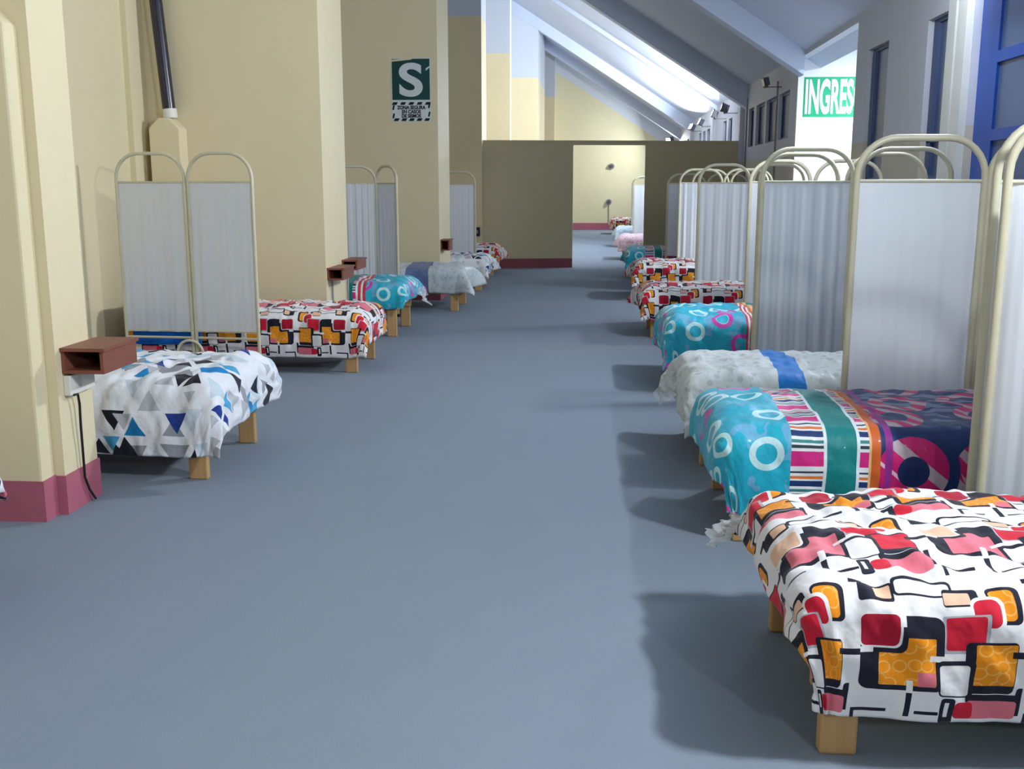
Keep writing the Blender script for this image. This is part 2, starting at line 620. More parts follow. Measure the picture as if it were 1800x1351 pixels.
# shallow casing on the alcove wall beside the pipe
bx(XL, XL + 0.05, 8.95, 9.28, 0, 7.5).build('wall_casing', 'left_paint', wl)

# boxed-in pipe casings (chamfered tops)
def pipe_casing(x0, x1, y0, y1, zt, ch):
    return MB().prism([(x0, 0), (x1, 0), (x1, zt - ch), (x1 - ch, zt), (x0 + ch, zt), (x0, zt - ch)], 'y', y0, y1).build('pipe_casing', 'left_paint', wl, 0.012)

pipe_casing(-2.93, -2.455, 4.335, 4.45, 2.27, 0.10)
pipe_casing(-3.90, -3.62, 9.10, 9.28, 2.09, 0.09)

# right wall with openings: entrance, windows, blue door
ops = [(11.69, 14.9, 0.0, 3.2)]                                    # entrance
WIN_FAR = [(15.46, 16.32), (16.56, 17.46), (17.62, 18.50), (18.76, 19.36)]
WIN_FAR2 = [(21.6, 22.2), (22.5, 23.1), (25.6, 26.2), (26.6, 27.2), (27.6, 28.2), (31.0, 31.6), (32.0, 32.6)]
WIN_TALL = [(10.47, 11.22), (8.76, 9.30)]
for a, b in WIN_FAR + WIN_FAR2:
    ops.append((a, b, 2.18, 2.85))
for a, b in WIN_TALL:
    ops.append((a, b, 0.95, 2.86))
ops.append((5.6, 8.22, 0.0, 3.05))
mb = MB()
ys = sorted(set([Y0, Y1 + 0.3] + [o[0] for o in ops] + [o[1] for o in ops]))
for ya, yb in zip(ys[:-1], ys[1:]):
    o = [q for q in ops if q[0] <= ya + 1e-6 and q[1] >= yb - 1e-6]
    if not o:
        mb.box(XR, XR + 0.28, ya, yb, 0, 3.6)
    else:
        if o[0][2] > 0.01:
            mb.box(XR, XR + 0.28, ya, yb, 0, o[0][2])
        mb.box(XR, XR + 0.28, ya, yb, o[0][3], 3.6)
wr = struct(mb.build('wall_right', 'right_paint'))
for yp in (19.85, 24.3, 29.7):
    bx(XR - 0.09, XR, yp, yp + 0.3, 0, ZR - 0.02).build('pilaster', 'right_paint', wr)
# trims and conduit beside the blue door
struct(bx(XR - 0.05, XR, 8.23, 8.42, 0, 3.2).build('trim_1', 'trim'))
struct(bx(XR - 0.04, XR, 8.50, 8.68, 0, 3.25).build('trim_2', 'trim'))
MB().tube([(XR - 0.02, 8.46, 0.0), (XR - 0.02, 8.46, 3.2)], 0.014, 8).build('conduit', 'conduit', wr)
MB().tube([(XR - 0.015, 16.42, 0.0), (XR - 0.015, 16.42, 3.05)], 0.012, 8).build('conduit', 'conduit', wr)
MB().tube([(XR - 0.015, 19.52, 0.0), (XR - 0.015, 19.52, 3.05)], 0.014, 8).build('conduit', 'conduit', wr)

# windows
k = 0
for (a, b), (z0, z1), tall in [(q, (2.18, 2.85), False) for q in WIN_FAR + WIN_FAR2] + [(q, (0.95, 2.86), True) for q in WIN_TALL]:
    k += 1
    xo = XR + 0.05
    t = 0.035
    fr = MB()
    fr.box(xo, xo + 0.05, a, a + t, z0, z1).box(xo, xo + 0.05, b - t, b, z0, z1)
    fr.box(xo, xo + 0.05, a + t, b - t, z0, z0 + t).box(xo, xo + 0.05, a + t, b - t, z1 - t, z1)
    wn = struct(fr.build('window_%d' % k, 'frame_grey'))
    bx(xo + 0.02, xo + 0.03, a + t, b - t, z0 + t, z1 - t).build('pane', 'glass', wn)
    if tall:
        for zb in (1.55, 1.86):
            bx(xo - 0.01, xo + 0.04, a + t, b - t, zb, zb + 0.035).build('glazing_bar', 'frame_grey', wn)
        bx(xo - 0.01, xo + 0.05, b - t - 0.10, b - t, z0 + t, z1 - t).build('jamb', 'frame_grey', wn)

# blue metal door with glazed panels
dx = XR + 0.06
fr = MB()
ya, yb = 5.6, 8.22
cols = [5.66, 6.30, 7.00, 7.80]
fr.box(dx, dx + 0.06, 7.86, 8.22, 0, 3.05)
fr.box(dx, dx + 0.06, 5.6, 5.66, 0, 3.05)
for y_ in (6.98, 6.28):
    fr.box(dx, dx + 0.06, y_ - 0.05, y_ + 0.05, 0, 3.05)
for (p, q) in ((5.66, 6.23), (6.33, 6.93), (7.03, 7.86)):
    fr.box(dx, dx + 0.06, p, q, 2.90, 3.05).box(dx, dx + 0.06, p, q, 2.36, 2.44).box(dx, dx + 0.06, p, q, 1.82, 1.90)
    fr.box(dx, dx + 0.06, p, q, 1.28, 1.36).box(dx, dx + 0.06, p, q, 0, 0.6)
door = struct(fr.build('door_1', 'blue'))
for (p, q) in ((5.66, 6.23), (6.33, 6.93), (7.03, 7.86)):
    for z0, z1 in ((0.6, 1.28), (1.36, 1.82), (1.90, 2.36), (2.44, 2.90)):
        bx(dx + 0.02, dx + 0.03, p, q, z0, z1).build('pane', 'glass', door)
bx(dx - 0.03, dx, 7.06, 7.10, 0.98, 1.16).build('door_handle', 'black', door)

# entrance lobby behind the right wall
wb = struct(bx(XR + 0.28, 6.6, 14.9, 15.1, 0, 3.4).build('wall_entrance_far', 'white_paint'))
struct(bx(XR + 0.28, 6.6, 11.45, 11.65, 0, 3.4).build('wall_entrance_near', 'white_paint'))
struct(bx(6.4, 6.6, 11.65, 14.9, 0, 3.4).build('wall_entrance_side', 'white_paint'))
struct(bx(XR + 0.28, 6.6, 11.45, 15.1, 3.4, 3.55).build('ceiling_entrance', 'white_paint'))
bx(XR, XR + 0.28, 14.895, 14.9, 0, 3.2).build('reveal', 'white_paint', wb)

# end wall, wall behind the photographer
struct(MB().prism([(XL - 0.3, 0), (XR + 0.28, 0), (XR + 0.28, ceil_z(XR)), (XL - 0.3, ceil_z(XL))], 'y', Y1, Y1 + 0.25).build('wall_far', 'end_paint'))
struct(MB().prism([(XL - 0.3, 0), (XR + 0.28, 0), (XR + 0.28, ceil_z(XR)), (XL - 0.3, ceil_z(XL))], 'y', Y0 - 0.25, Y0).build('wall_near', 'end_paint'))

# low partition across the corridor with a doorway (slightly skewed)
def part_y(x):
    return 19.30 + (x + 1.99) * 0.14

def pbox(x0, x1, z0, z1, t=0.12):
    return MB().prism([(x0, part_y(x0)), (x1, part_y(x1)), (x1, part_y(x1) + t), (x0, part_y(x0) + t)], 'z', z0, z1)

mb = MB()
for x0, x1, z0, z1 in ((-1.99, -0.345, 0, 2.30), (0.985, XR, 0, 2.30), (-0.345, 0.985, 2.245, 2.30)):
    s_ = pbox(x0, x1, z0, z1)
    mb.add(s_.v, s_.f)
pt = struct(mb.build('wall_partition', 'partition'))
s_ = MB().prism([(-1.99, part_y(-1.99) - 0.01), (XR, part_y(XR) - 0.01), (XR, part_y(XR) + 0.13), (-1.99, part_y(-1.99) + 0.13)], 'z', 2.30, 2.325)
s_.build('cap_rail', 'partition', pt)

# baseboards
def baseboard(name, boxes, mat='base'):
    mb = MB()
    for b_ in boxes:
        mb.box(*b_)
    return struct(mb.build(name, mat))

bl = []
for i, (xe, ya, yb) in enumerate(piers[:6]):
    z = 0.185
    bl.append((xe, xe + 0.008, ya - 0.008, yb + 0.008, 0, z))
    bl.append((XL, xe, ya - 0.008, ya, 0, z))
    bl.append((XL, xe, yb, yb + 0.008, 0, z))
bl += [(-2.938, -2.447, 4.327, 4.335, 0, 0.19), (-2.455, -2.447, 4.335, 4.44, 0, 0.19)]
bl += [(XL, XL + 0.008, 4.79, 9.25, 0, 0.185), (XL, XL + 0.008, 10.18, 13.68, 0, 0.185)]
baseboard('baseboard_left', bl)
baseboard('baseboard_far', [(-1.28, XR, Y1 - 0.012, Y1, 0, 0.24)])
s_ = MB().prism([(-1.99, part_y(-1.99) - 0.012), (-0.345, part_y(-0.345) - 0.012), (-0.345, part_y(-0.345)), (-1.99, part_y(-1.99))], 'z', 0, 0.17)
s2 = MB().prism([(0.985, part_y(0.985) - 0.012), (XR, part_y(XR) - 0.012), (XR, part_y(XR)), (0.985, part_y(0.985))], 'z', 0, 0.17)
s_.add(s2.v, s2.f)
struct(s_.build('baseboard_partition', 'base_dark'))

# ================================================================== LAMPS
def emissive(name, c, strength):
    n = NB(name, 0.4, 0.3)
    n.col((240, 244, 250))
    n.b.inputs['Emission Color'].default_value = c + (1.0,)
    n.b.inputs['Emission Strength'].default_value = strength
    return n.m


M['lens_on'] = emissive('lit_lens', LAMP_COL, 40.0)


def floodlight(y, z, label, power, lit=True, down=0.25, x=XR, size=0.34, yaw=0.0, fill_ratio=0.0, k=1.0):
    """wall floodlight: housing tilted towards the corridor"""
    o = empty('floodlight', (x, y, z))
    tag(o, label, 'lamp', 'wall floodlights')
    rot = Matrix.Rotation(yaw, 3, 'Z') @ Matrix.Rotation(-down, 3, 'Y')

    def rb(x0, x1, y0, y1, z0, z1):
        s = MB().box(x0, x1, y0, y1, z0, z1)
        s.v = [tuple(rot @ (Vector(p) * k) + Vector((x - 0.23, y, z))) for p in s.v]
        return s
    rb(-0.06, 0.06, -0.15, 0.15, -0.10, 0.10).build('housing', 'lamp_metal', o, 0.012)
    rb(-0.075, -0.06, -0.165, 0.165, -0.115, 0.115).build('bezel', 'lamp_metal', o, 0.004)
    rb(-0.082, -0.076, -0.135, 0.135, -0.085, 0.085).build('lens', 'lens_on' if lit else 'plastic_white', o)
    br = MB().box(x - 0.245, x - 0.215, y - 0.19 * k, y - 0.175 * k, z - 0.12 * k, z + 0.02)
    br.box(x - 0.245, x - 0.215, y + 0.175 * k, y + 0.19 * k, z - 0.12 * k, z + 0.02)
    br.box(x - 0.245, x - 0.215, y - 0.19 * k, y + 0.19 * k, z - 0.135 * k, z - 0.12 * k)
    br.box(x - 0.215, x, y - 0.02, y + 0.02, z - 0.135 * k, z - 0.12 * k)
    br.build('bracket', 'lamp_metal', o)
    if lit:
        ld = bpy.data.lights.new('floodlight_beam', 'AREA')
        ld.shape = 'RECTANGLE'
        ld.size, ld.size_y = size, size * 0.6
        ld.energy = power
        ld.color = LAMP_COL
        lo = bpy.data.objects.new('floodlight_beam', ld)
        COL.objects.link(lo)
        lo.parent = o
        dvec = rot @ Vector((-1, 0, 0))
        lo.location = Vector((-0.23, 0, 0)) + dvec * 0.10
        lo.rotation_euler = dvec.to_track_quat('-Z', 'Y').to_euler()
        if fill_ratio:                                    # added point light, brightens the wall and ceiling around the fixture
            pd = bpy.data.lights.new('floodlight_added_fill', 'POINT')
            pd.energy = power * fill_ratio
            pd.color = LAMP_COL
            pd.shadow_soft_size = 0.08
            po = bpy.data.objects.new('floodlight_added_fill', pd)
            COL.objects.link(po)
            po.parent = o
            po.location = lo.location + dvec * 0.10
    return o


floodlight(-2.2, 2.95, 'unseen fill floodlight added on the right wall behind the photographer', 190)  # unseen fill lamp, added to light the camera-facing pier faces
floodlight(2.2, 2.95, 'wall floodlight on the right wall above the nearest bed', 250, fill_ratio=0.25, down=0.1)
floodlight(7.6, 2.98, 'wall floodlight on the right wall over the blue glazed door', 240, fill_ratio=0.4, down=-0.2)
floodlight(16.15, 3.02, 'unlit floodlight above the four small windows', 0, lit=False, k=0.6)
floodlight(20.9, 2.98, 'lit floodlight just behind the partition, nearest of that row', 220, down=-0.3, yaw=-0.35, k=0.75)
floodlight(22.6, 2.98, 'lit floodlight second behind the partition', 270, down=-0.4, yaw=-0.2, k=0.75)
floodlight(25.4, 2.98, 'lit floodlight third behind the partition', 330, down=-0.45, yaw=0.0, k=0.75)
floodlight(27.6, 2.98, 'lit floodlight fourth behind the partition', 330, down=-0.45, yaw=0.2, k=0.75)
floodlight(35.2, 2.98, 'lit floodlight by the far end wall', 240, yaw=0.4)

# lobby ceiling lamp
o = empty('ceiling_lamp', (4.4, 13.2, 3.4))
tag(o, 'square white ceiling lamp inside the bright entrance lobby', 'lamp')
bx(4.1, 4.7, 12.9, 13.5, 3.34, 3.4).build('housing', 'plastic_white', o, 0.01)
bx(4.14, 4.66, 12.94, 13.46, 3.33, 3.34).build('diffuser', 'lens_on', o)
ld = bpy.data.lights.new('ceiling_lamp_light', 'AREA')
ld.size = 0.5
ld.energy = 290
ld.color = LAMP_COL
lo = bpy.data.objects.new('ceiling_lamp_light', ld)
COL.objects.link(lo)
lo.parent = o
lo.location = (0, 0, -0.085)

# ================================================================== BEDS AND QUILTS
def vnoise(x, y, seed):
    rs = np.random.RandomState(seed)
    T = rs.rand(64, 64)
    xi, yi = np.floor(x).astype(int), np.floor(y).astype(int)
    fx, fy = x - xi, y - yi
    fx, fy = fx * fx * (3 - 2 * fx), fy * fy * (3 - 2 * fy)
    g = lambda i, j: T[i % 64, j % 64]
    return (g(xi, yi) * (1 - fx) * (1 - fy) + g(xi + 1, yi) * fx * (1 - fy) + g(xi, yi + 1) * (1 - fx) * fy + g(xi + 1, yi + 1) * fx * fy) * 2 - 1


def drape(L, W, zt, dn, dfoot, dfar, n, m, seed, R=0.09, puff=0.018, fold=0.03, ear=0.5, ear_near=0.25, sag=0.0):
    """a quilt laid over a mattress: returns local (s, t, z) grid and (p, q) cloth coordinates.
    s runs from the foot (0) to the head (L), t from the camera side (0) to the far side (W)."""
    p = np.linspace(-dfoot, L, n)
    q = np.linspace(-dn, W + dfar, m)
    P, Q = np.meshgrid(p, q, indexing='ij')
    da = np.maximum(0, -P)
    db = np.where(Q < 0, -Q, np.where(Q > W, Q - W, 0))
    sg = np.where(Q < W / 2, -1.0, 1.0)
    r = np.hypot(da, db)
    phi = np.arctan2(db, np.maximum(da, 1e-9))
    arc = R * math.pi / 2
    th = np.minimum(r, arc) / R
    h = R * np.sin(th)
    vdrop = R * (1 - np.cos(th)) + np.maximum(0, r - arc)
    hang = np.clip((r - arc * 0.5) / max(dn, dfoot), 0, 1.4)
    along = np.where(db >= da, P, Q)
    wav = vnoise(along * 4.2 + 9, along * 0 + seed * 1.7, seed) * 0.7 + vnoise(along * 9 + 3, Q * 3 + P * 2, seed + 1) * 0.35
    h = h + hang * fold * (0.4 + wav) + 0.035 * np.sin(np.clip(r / max(dn, dfoot), 0, 1) * math.pi) * (r > 0)
    # corner ears
    both = (da > 0) & (db > 0)
    bump = np.exp(-((phi - math.pi / 4) / 0.42) ** 2)
    e = np.where(sg < 0, ear_near, ear)
    exc = np.maximum(0, r - arc * 0.6)
    h = h + np.where(both, bump * e * exc, 0)
    vdrop = np.where(both, vdrop * (1 - 0.25 * bump - 0.12 * e * bump), vdrop)
    ca, sb = np.where(r > 0, da / np.maximum(r, 1e-9), 0), np.where(r > 0, db / np.maximum(r, 1e-9), 0)
    s = np.maximum(P, 0) - h * ca
    base_t = np.clip(Q, 0, W)
    t = base_t + sg * h * sb
    top = np.clip(1 - r / 0.15, 0, 1)
    # puffy top, softly crowned
    crown = 0.025 * np.sin(np.clip(base_t / W, 0, 1) * math.pi)
    pf = puff * (vnoise(P * 5 + 3, Q * 5 + 7, seed + 2) * 0.7 + vnoise(P * 12, Q * 9 + 2, seed + 3) * 0.45)
    pf += puff * 0.5 * vnoise((P + Q) * 16, (P - Q) * 6, seed + 5) + puff * 0.35 * vnoise(P * 30 + 5, Q * 10, seed + 6)
    z = zt - vdrop + pf * (0.35 + 0.65 * top) + crown * top - sag * np.clip(-P, 0, 1)
    t = t + (1 - top) * pf * 0.9 * sg * sb
    s = s - (1 - top) * pf * 0.9 * ca
    z = np.maximum(z, 0.03)
    return s, t, z, P, Q


def make_bed(side, xf, yn, mat, bed_label, quilt_label, zt=0.49, W=0.88, L=1.95, dn=0.37, df=0.32, dfar=0.24, res=(90, 60), seed=1,
             fold=0.03, ear=0.6, ear_near=0.25, film=None, puff=0.018, R=0.09, leg_in=0.05, parts=True):
    sx = 1.0 if side == 'R' else -1.0
    X = lambda s: xf + sx * s
    b = empty('bed', (xf, yn, 0.0))
    tag(b, bed_label, 'bed', 'wooden plank beds')
    zb = zt - 0.225
    for s0 in (leg_in, L - leg_in - 0.10):
        for t0 in (0.03, W - 0.03 - 0.045):
            bx(X(s0), X(s0 + 0.10), yn + t0, yn + t0 + 0.045, 0, zb).build('leg', 'wood', b, 0.008)
    bx(X(0.03), X(L), yn + 0.075, yn + 0.10, zb - 0.10, zb).build('side_rail', 'wood', b, 0.004)
    bx(X(0.03), X(L), yn + W - 0.10, yn + W - 0.075, zb - 0.10, zb).build('side_rail', 'wood', b, 0.004)
    if parts:
        k = 9
        for i in range(k):
            s0 = 0.04 + (L - 0.16) * i / (k - 1)
            bx(X(s0), X(s0 + 0.08), yn + 0.02, yn + W - 0.02, zb, zb + 0.02).build('slat', 'wood', b)
    bx(X(0.03), X(L - 0.02), yn + 0.03, yn + W - 0.03, zb + 0.02, zt - 0.06).build('mattress', 'mattress', b, 0.06)
    ins = 0.075                                   # the rounded quilt edge starts inside the mattress edge
    s, t, z, P, Q = drape(L - ins, W - 2 * ins, zt, dn, df, dfar, res[0], res[1], seed, R=R, fold=fold, ear=ear, ear_near=ear_near, puff=puff)
    s, t = s + ins, t + ins
    G = np.stack([sx * s, t, z], -1)
    mb = MB().grid(G, flip=(side != 'R'))
    q = mb.build('quilt', mat)
    q.location = (xf, yn, 0)
    q['_w'] = [xf, yn, 0.0]
    me = q.data
    uvl = me.uv_layers.new(name='UVMap')
    vi = np.empty(len(me.loops), dtype=np.int32)
    me.loops.foreach_get('vertex_index', vi)
    uvv = np.stack([P.ravel(), Q.ravel()], -1)[vi]
    uvl.data.foreach_set('uv', uvv.astype(np.float32).ravel())
    so = q.modifiers.new('thick', 'SOLIDIFY')
    so.thickness = 0.012
    so.offset = -1.0
    tag(q, quilt_label, 'quilt', 'quilts on the beds')
    if film:
        # loose plastic bag film hanging from the far foot corner
        nn = 26
        uu = np.linspace(0, 1, nn)
        A, B = np.meshgrid(uu, uu, indexing='ij')
        w_, h_ = film
        wv = vnoise(A * 5 + 2, B * 5 + 4, seed + 21) * 0.028 + vnoise(A * 11, B * 9, seed + 22) * 0.014
        fs = -0.06 - 0.05 * B - wv - 0.05 * np.sin(A * math.pi) * B
        ft = W + 0.06 - A * w_ + wv
        fz = zt - 0.12 - B * h_ * (0.8 + 0.2 * np.sin(A * 7 + seed))
        MB().grid(np.stack([xf + sx * fs, yn + ft, fz], -1)).build('plastic_wrap', 'film', q)
    return b, q


BED = 'wooden plank bed under the '
make_bed('R', 0.58, 2.57, 'q_check', BED + 'large red and black check quilt nearest the camera', 'red, orange and black check quilt nearest the camera at lower right',
         zt=0.50, res=(240, 170), seed=3, dn=0.415, df=0.23, ear=0.35, ear_near=0.1, film=(0.10, 0.10), puff=0.022)
make_bed('R', 0.575, 4.27, 'q_teal', BED + 'teal, striped and navy quilt', 'teal quilt with pink stripes, green band and navy rings beside the nearest screen',
         zt=0.52, res=(200, 130), seed=11, dn=0.44, df=0.31, ear=0.25, ear_near=0.0, fold=0.012, puff=0.012)
make_bed('R', 0.56, 5.50, 'q_leaf', BED + 'pale quilt with the bright blue band', 'pale grey leaf print quilt with one bright blue band',
         zt=0.52, res=(130, 90), seed=17, dn=0.4, df=0.33, ear=0.5, fold=0.035, film=(0.5, 0.2), puff=0.02, W=0.84)
make_bed('R', 0.61, 7.66, 'q_teal2', BED + 'glossy teal quilt with red edging', 'glossy teal quilt with ring print and thin red and orange edging',
         zt=0.56, res=(120, 80), seed=23, dn=0.44, df=0.42, ear=0.4, fold=0.02)
make_bed('R', 0.56, 10.36, 'q_check', BED + 'check quilt behind the glossy teal one', 'red and black check quilt directly behind the glossy teal quilt',
         zt=0.50, res=(100, 70), seed=29, ear=0.7)
make_bed('R', 0.62, 13.9, 'q_check', BED + 'small check quilt, second behind the glossy teal one', 'red and black check quilt farther back, in front of the dull teal quilt',
         zt=0.50, res=(80, 56), seed=31, ear=0.6)
make_bed('R', 0.62, 17.0, 'q_teal', BED + 'dull teal quilt just before the partition', 'dull teal quilt on the right just before the partition',
         zt=0.50, res=(70, 50), seed=37, ear=0.5)
make_bed('R', 0.62, 21.6, 'q_pink', BED + 'pink quilt seen through the doorway', 'pink and white quilt seen through the doorway',
         res=(50, 36), seed=41, parts=False)
make_bed('R', 0.66, 26.2, 'q_pale', BED + 'pale blue quilt seen through the doorway', 'pale blue quilt seen through the doorway',
         res=(50, 36), seed=43, parts=False)
make_bed('R', 0.66, 33.4, 'q_check', BED + 'tiny check quilt by the far end wall', 'tiny red and white check quilt by the far end wall',
         res=(50, 36), seed=47, parts=False)

make_bed('L', -2.30, 2.75, 'q_check', BED + 'quilt cut off by the left edge', 'check quilt of which only a corner shows at the left edge',
         res=(80, 56), seed=51, ear=0.5, dn=0.24, df=0.2, L=1.6, leg_in=0.16)
make_bed('L', -1.92, 5.03, 'q_tri', BED + 'white triangle print quilt at left', 'white quilt printed with black, grey and blue triangles, nearest on the left',
         zt=0.54, res=(200, 140), seed=5, dn=0.455, df=0.34, ear=0.3, ear_near=0.25, fold=0.04, puff=0.024)
make_bed('L', -1.84, 8.19, 'q_check', BED + 'check quilt behind the two-panel screen at left', 'red, orange and black check quilt in front of the cream pier at left',
         zt=0.51, res=(130, 90), seed=59, W=0.78, dfar=0.15, dn=0.43, df=0.33, ear=0.2, fold=0.025)
make_bed('L', -1.90, 10.26, 'q_teal3', BED + 'teal quilt beside the pier at left', 'teal quilt with green and red striped edge at left',
         zt=0.55, res=(110, 76), seed=61, df=0.26, ear=0.6, film=(0.3, 0.2), dn=0.32)
make_bed('L', -1.55, 12.45, 'q_grey', BED + 'pale quilt with the slate blue band at left', 'pale quilt with a slate blue band in front of the S sign wall',
         zt=0.53, res=(90, 64), seed=67, df=0.36, ear=0.8, ear_near=0.6, fold=0.04, dn=0.36)
make_bed('L', -1.53, 14.98, 'q_tri', BED + 'far triangle print quilt at left', 'small white triangle print quilt beyond the S sign pier',
         zt=0.50, res=(70, 50), seed=71)
make_bed('L', -1.60, 17.6, 'q_check', BED + 'red quilt in the corner by the partition', 'small red check quilt in the corner beside the partition',
         zt=0.50, res=(60, 44), seed=73)

# folded blue blanket lying at the head of the check bed at left
uu = np.linspace(0, 1, 48)
A, B = np.meshgrid(uu, uu, indexing='ij')
lb = B * 0.80                                        # arc length from the hanging hem up and over the top
hz, rr = 0.27, 0.08
th_ = np.clip((lb - hz) / rr, 0, math.pi / 2)
by = 8.13 + rr * (1 - np.cos(th_)) + np.maximum(0, lb - hz - rr * math.pi / 2)
bz = 0.592 - rr - np.maximum(0, hz - lb) + rr * np.sin(th_) + 0.008 * vnoise(A * 6, B * 6, 81)
P3 = np.stack([-3.70 + A * 0.56, by - 0.03 + 0.012 * vnoise(A * 5 + 2, B * 3, 82), bz], -1)
bk = MB().grid(P3).build('blanket', 'blanket_blue', loc=(-3.4, 8.4, 0.56))
so = bk.modifiers.new('thick', 'SOLIDIFY')
so.thickness = 0.018
so.offset = 1.0
tag(bk, 'folded bright blue blanket behind the two-panel screen at left', 'blanket')

# ================================================================== FOLDING SCREENS
def arch_path(a, b, ztop, r=0.19, z0=0.0):
    """tube path of a post - rounded top - post frame from point a to b (x, y)"""
    a, b = Vector((a[0], a[1], 0)), Vector((b[0], b[1], 0))
    d = (b - a)
    Lw = d.length
    d.normalize()
    r = min(r, Lw * 0.42)
    pts = [a + Vector((0, 0, z0)), a + Vector((0, 0, ztop * 0.5)), a + Vector((0, 0, ztop - r))]
    for k in range(1, 9):
        t = k / 8 * math.pi / 2
        pts.append(a + d * (r - r * math.cos(t)) + Vector((0, 0, ztop - r + r * math.sin(t))))
    for k in range(0, 9):
        t = k / 8 * math.pi / 2
        pts.append(a + d * (Lw - r + r * math.sin(t)) + Vector((0, 0, ztop - r + r * math.cos(t))))
    pts += [b + Vector((0, 0, ztop * 0.5)), b + Vector((0, 0, z0))]
    return pts


def curtain(a, b, z0, z1, seed, folds=7, amp=0.014, res=(64, 10)):
    a, b = Vector((a[0], a[1], 0)), Vector((b[0], b[1], 0))
    d = (b - a)
    Lw = d.length
    d.normalize()
    nrm = Vector((d.y, -d.x, 0))
    u = np.linspace(0.012, Lw - 0.012, res[0])
    zz = np.linspace(z0, z1, res[1])
    U, Z = np.meshgrid(u, zz, indexing='ij')
    rs = np.random.RandomState(seed)
    ph = rs.rand(4) * 6.28
    prof = np.sin(U / Lw * folds * 6.28 + ph[0] + 1.8 * np.sin(U / Lw * 7 + ph[1])) * (0.5 + 0.3 * np.sin(U / Lw * 5 + ph[3])) + 0.22 * np.sin(U / Lw * folds * 2.3 * 6.28 + ph[2])
    fall = np.clip((z1 - Z) / (z1 - z0), 0, 1)
    D = amp * prof * (0.35 + 0.65 * np.minimum(fall * 2.5, 1)) + 0.003 * np.sin(Z * 9 + ph[3])
    X = a.x + d.x * U + nrm.x * D
    Y = a.y + d.y * U + nrm.y * D
    return MB().grid(np.stack([X, Y, Z], -1))


def screen(pts_list, ztop, label, z_lo=0.285, z_hi=1.53, seed=1, amp=0.014, folds=5, r=0.017, floops=()):
    """pts_list: list of panels ((x, y), (x, y))"""
    p0 = pts_list[0][0]
    o = empty('folding_screen', (p0[0], p0[1], 0))
    tag(o, label, 'screen', 'white folding hospital screens')
    for i, (a, b) in enumerate(pts_list):
        MB().tube(arch_path(a, b, ztop - r, z0=0.06), r, 10).build('frame', 'enamel', o)
        av, bv = Vector((a[0], a[1], 0)), Vector((b[0], b[1], 0))
        up = Vector((0, 0, 1))
        MB().tube([av + up * z_hi, bv + up * z_hi], 0.008, 8).build('upper_rod', 'enamel', o)
        MB().tube([av + up * (z_lo - 0.045), bv + up * (z_lo - 0.045)], 0.010, 8).build('lower_bar', 'enamel', o)
        MB().tube([av + up * (z_lo + 0.01), bv + up * (z_lo + 0.01)], 0.006, 8).build('lower_rod', 'enamel', o)
        curtain(a, b, z_lo, z_hi, seed + i * 3, folds, amp).build('curtain', 'screen_cloth', o)
        for p in (av, bv):
            MB().tube([p, p + up * 0.09], r * 1.25, 10).build('rubber_foot', 'black', o)
    for (x, y, w_, h_) in floops:
        path = [(x - w_ / 2, y, 0.0)]
        for k in range(0, 13):
            t = math.pi * (1 - k / 12)
            path.append((x + w_ / 2 * 0.8 * math.cos(t), y, h_ - w_ * 0.4 + w_ * 0.4 * math.sin(t)))
        path.append((x + w_ / 2, y, 0.0))
        MB().tube(path, r * 0.8, 8).build('base_hoop', 'enamel', o)
    return o


W2 = 'white two-panel folding screen '
screen([((1.487, 3.90), (2.08, 3.84)), ((2.09, 3.85), (2.68, 3.95))], 1.755, W2 + 'at the right edge, nearest the camera', z_hi=1.515, seed=2, amp=0.022, folds=5)
screen([((1.508, 4.06), (2.10, 4.12)), ((2.11, 4.12), (2.70, 4.06))], 1.755, W2 + 'standing tight behind the nearest one at right', z_hi=1.515, seed=5)
screen([((1.310, 5.34), (1.940, 5.38)), ((1.965, 5.385), (2.60, 5.36))], 1.75, W2 + 'between the navy ring quilt and the blue band quilt', z_hi=1.525, seed=8, amp=0.010, folds=4)
screen([((1.17, 7.35), (1.782, 7.37)), ((1.828, 7.37), (2.421, 7.33))], 1.765, W2 + 'behind the blue band quilt, taller of a close pair', z_hi=1.53, seed=11, folds=6)
screen([((1.182, 7.52), (1.733, 7.58)), ((1.792, 7.58), (2.313, 7.52))], 1.735, W2 + 'behind the blue band quilt, lower of a close pair', z_hi=1.525, seed=14)
screen([((1.378, 9.3), (1.898, 9.34)), ((1.937, 9.34), (2.486, 9.28))], 1.73, W2 + 'behind the glossy teal quilt', z_hi=1.535, seed=17)
screen([((1.198, 11.9), (1.757, 11.9)), ((1.79, 11.9), (2.34, 11.86))], 1.75, W2 + 'behind the check quilt, in front of the far pair', z_hi=1.535, seed=20)
screen([((1.232, 14.9), (1.823, 14.94)), ((1.85, 14.94), (2.45, 14.9))], 1.745, W2 + 'with a bright left strip, leftmost arch of the far pair', z_hi=1.545, seed=23, z_lo=0.29)
screen([((1.433, 15.15), (1.943, 15.2)), ((1.98, 15.2), (2.55, 15.15))], 1.74, W2 + 'farther right of the far pair before the partition', z_hi=1.545, seed=26)
screen([((1.20, 16.8), (1.80, 16.84)), ((1.82, 16.84), (2.45, 16.8))], 1.70, W2 + 'on the right, closest to the partition', z_hi=1.54, seed=29, z_lo=0.40)
screen([((1.02, 25.5), (1.62, 25.5)), ((1.65, 25.5), (2.25, 25.5))], 1.74, W2 + 'seen through the doorway, nearer one', seed=32)
screen([((1.15, 30.2), (1.75, 30.2)), ((1.78, 30.2), (2.4, 30.2))], 1.74, W2 + 'seen through the doorway, farther one', seed=35)
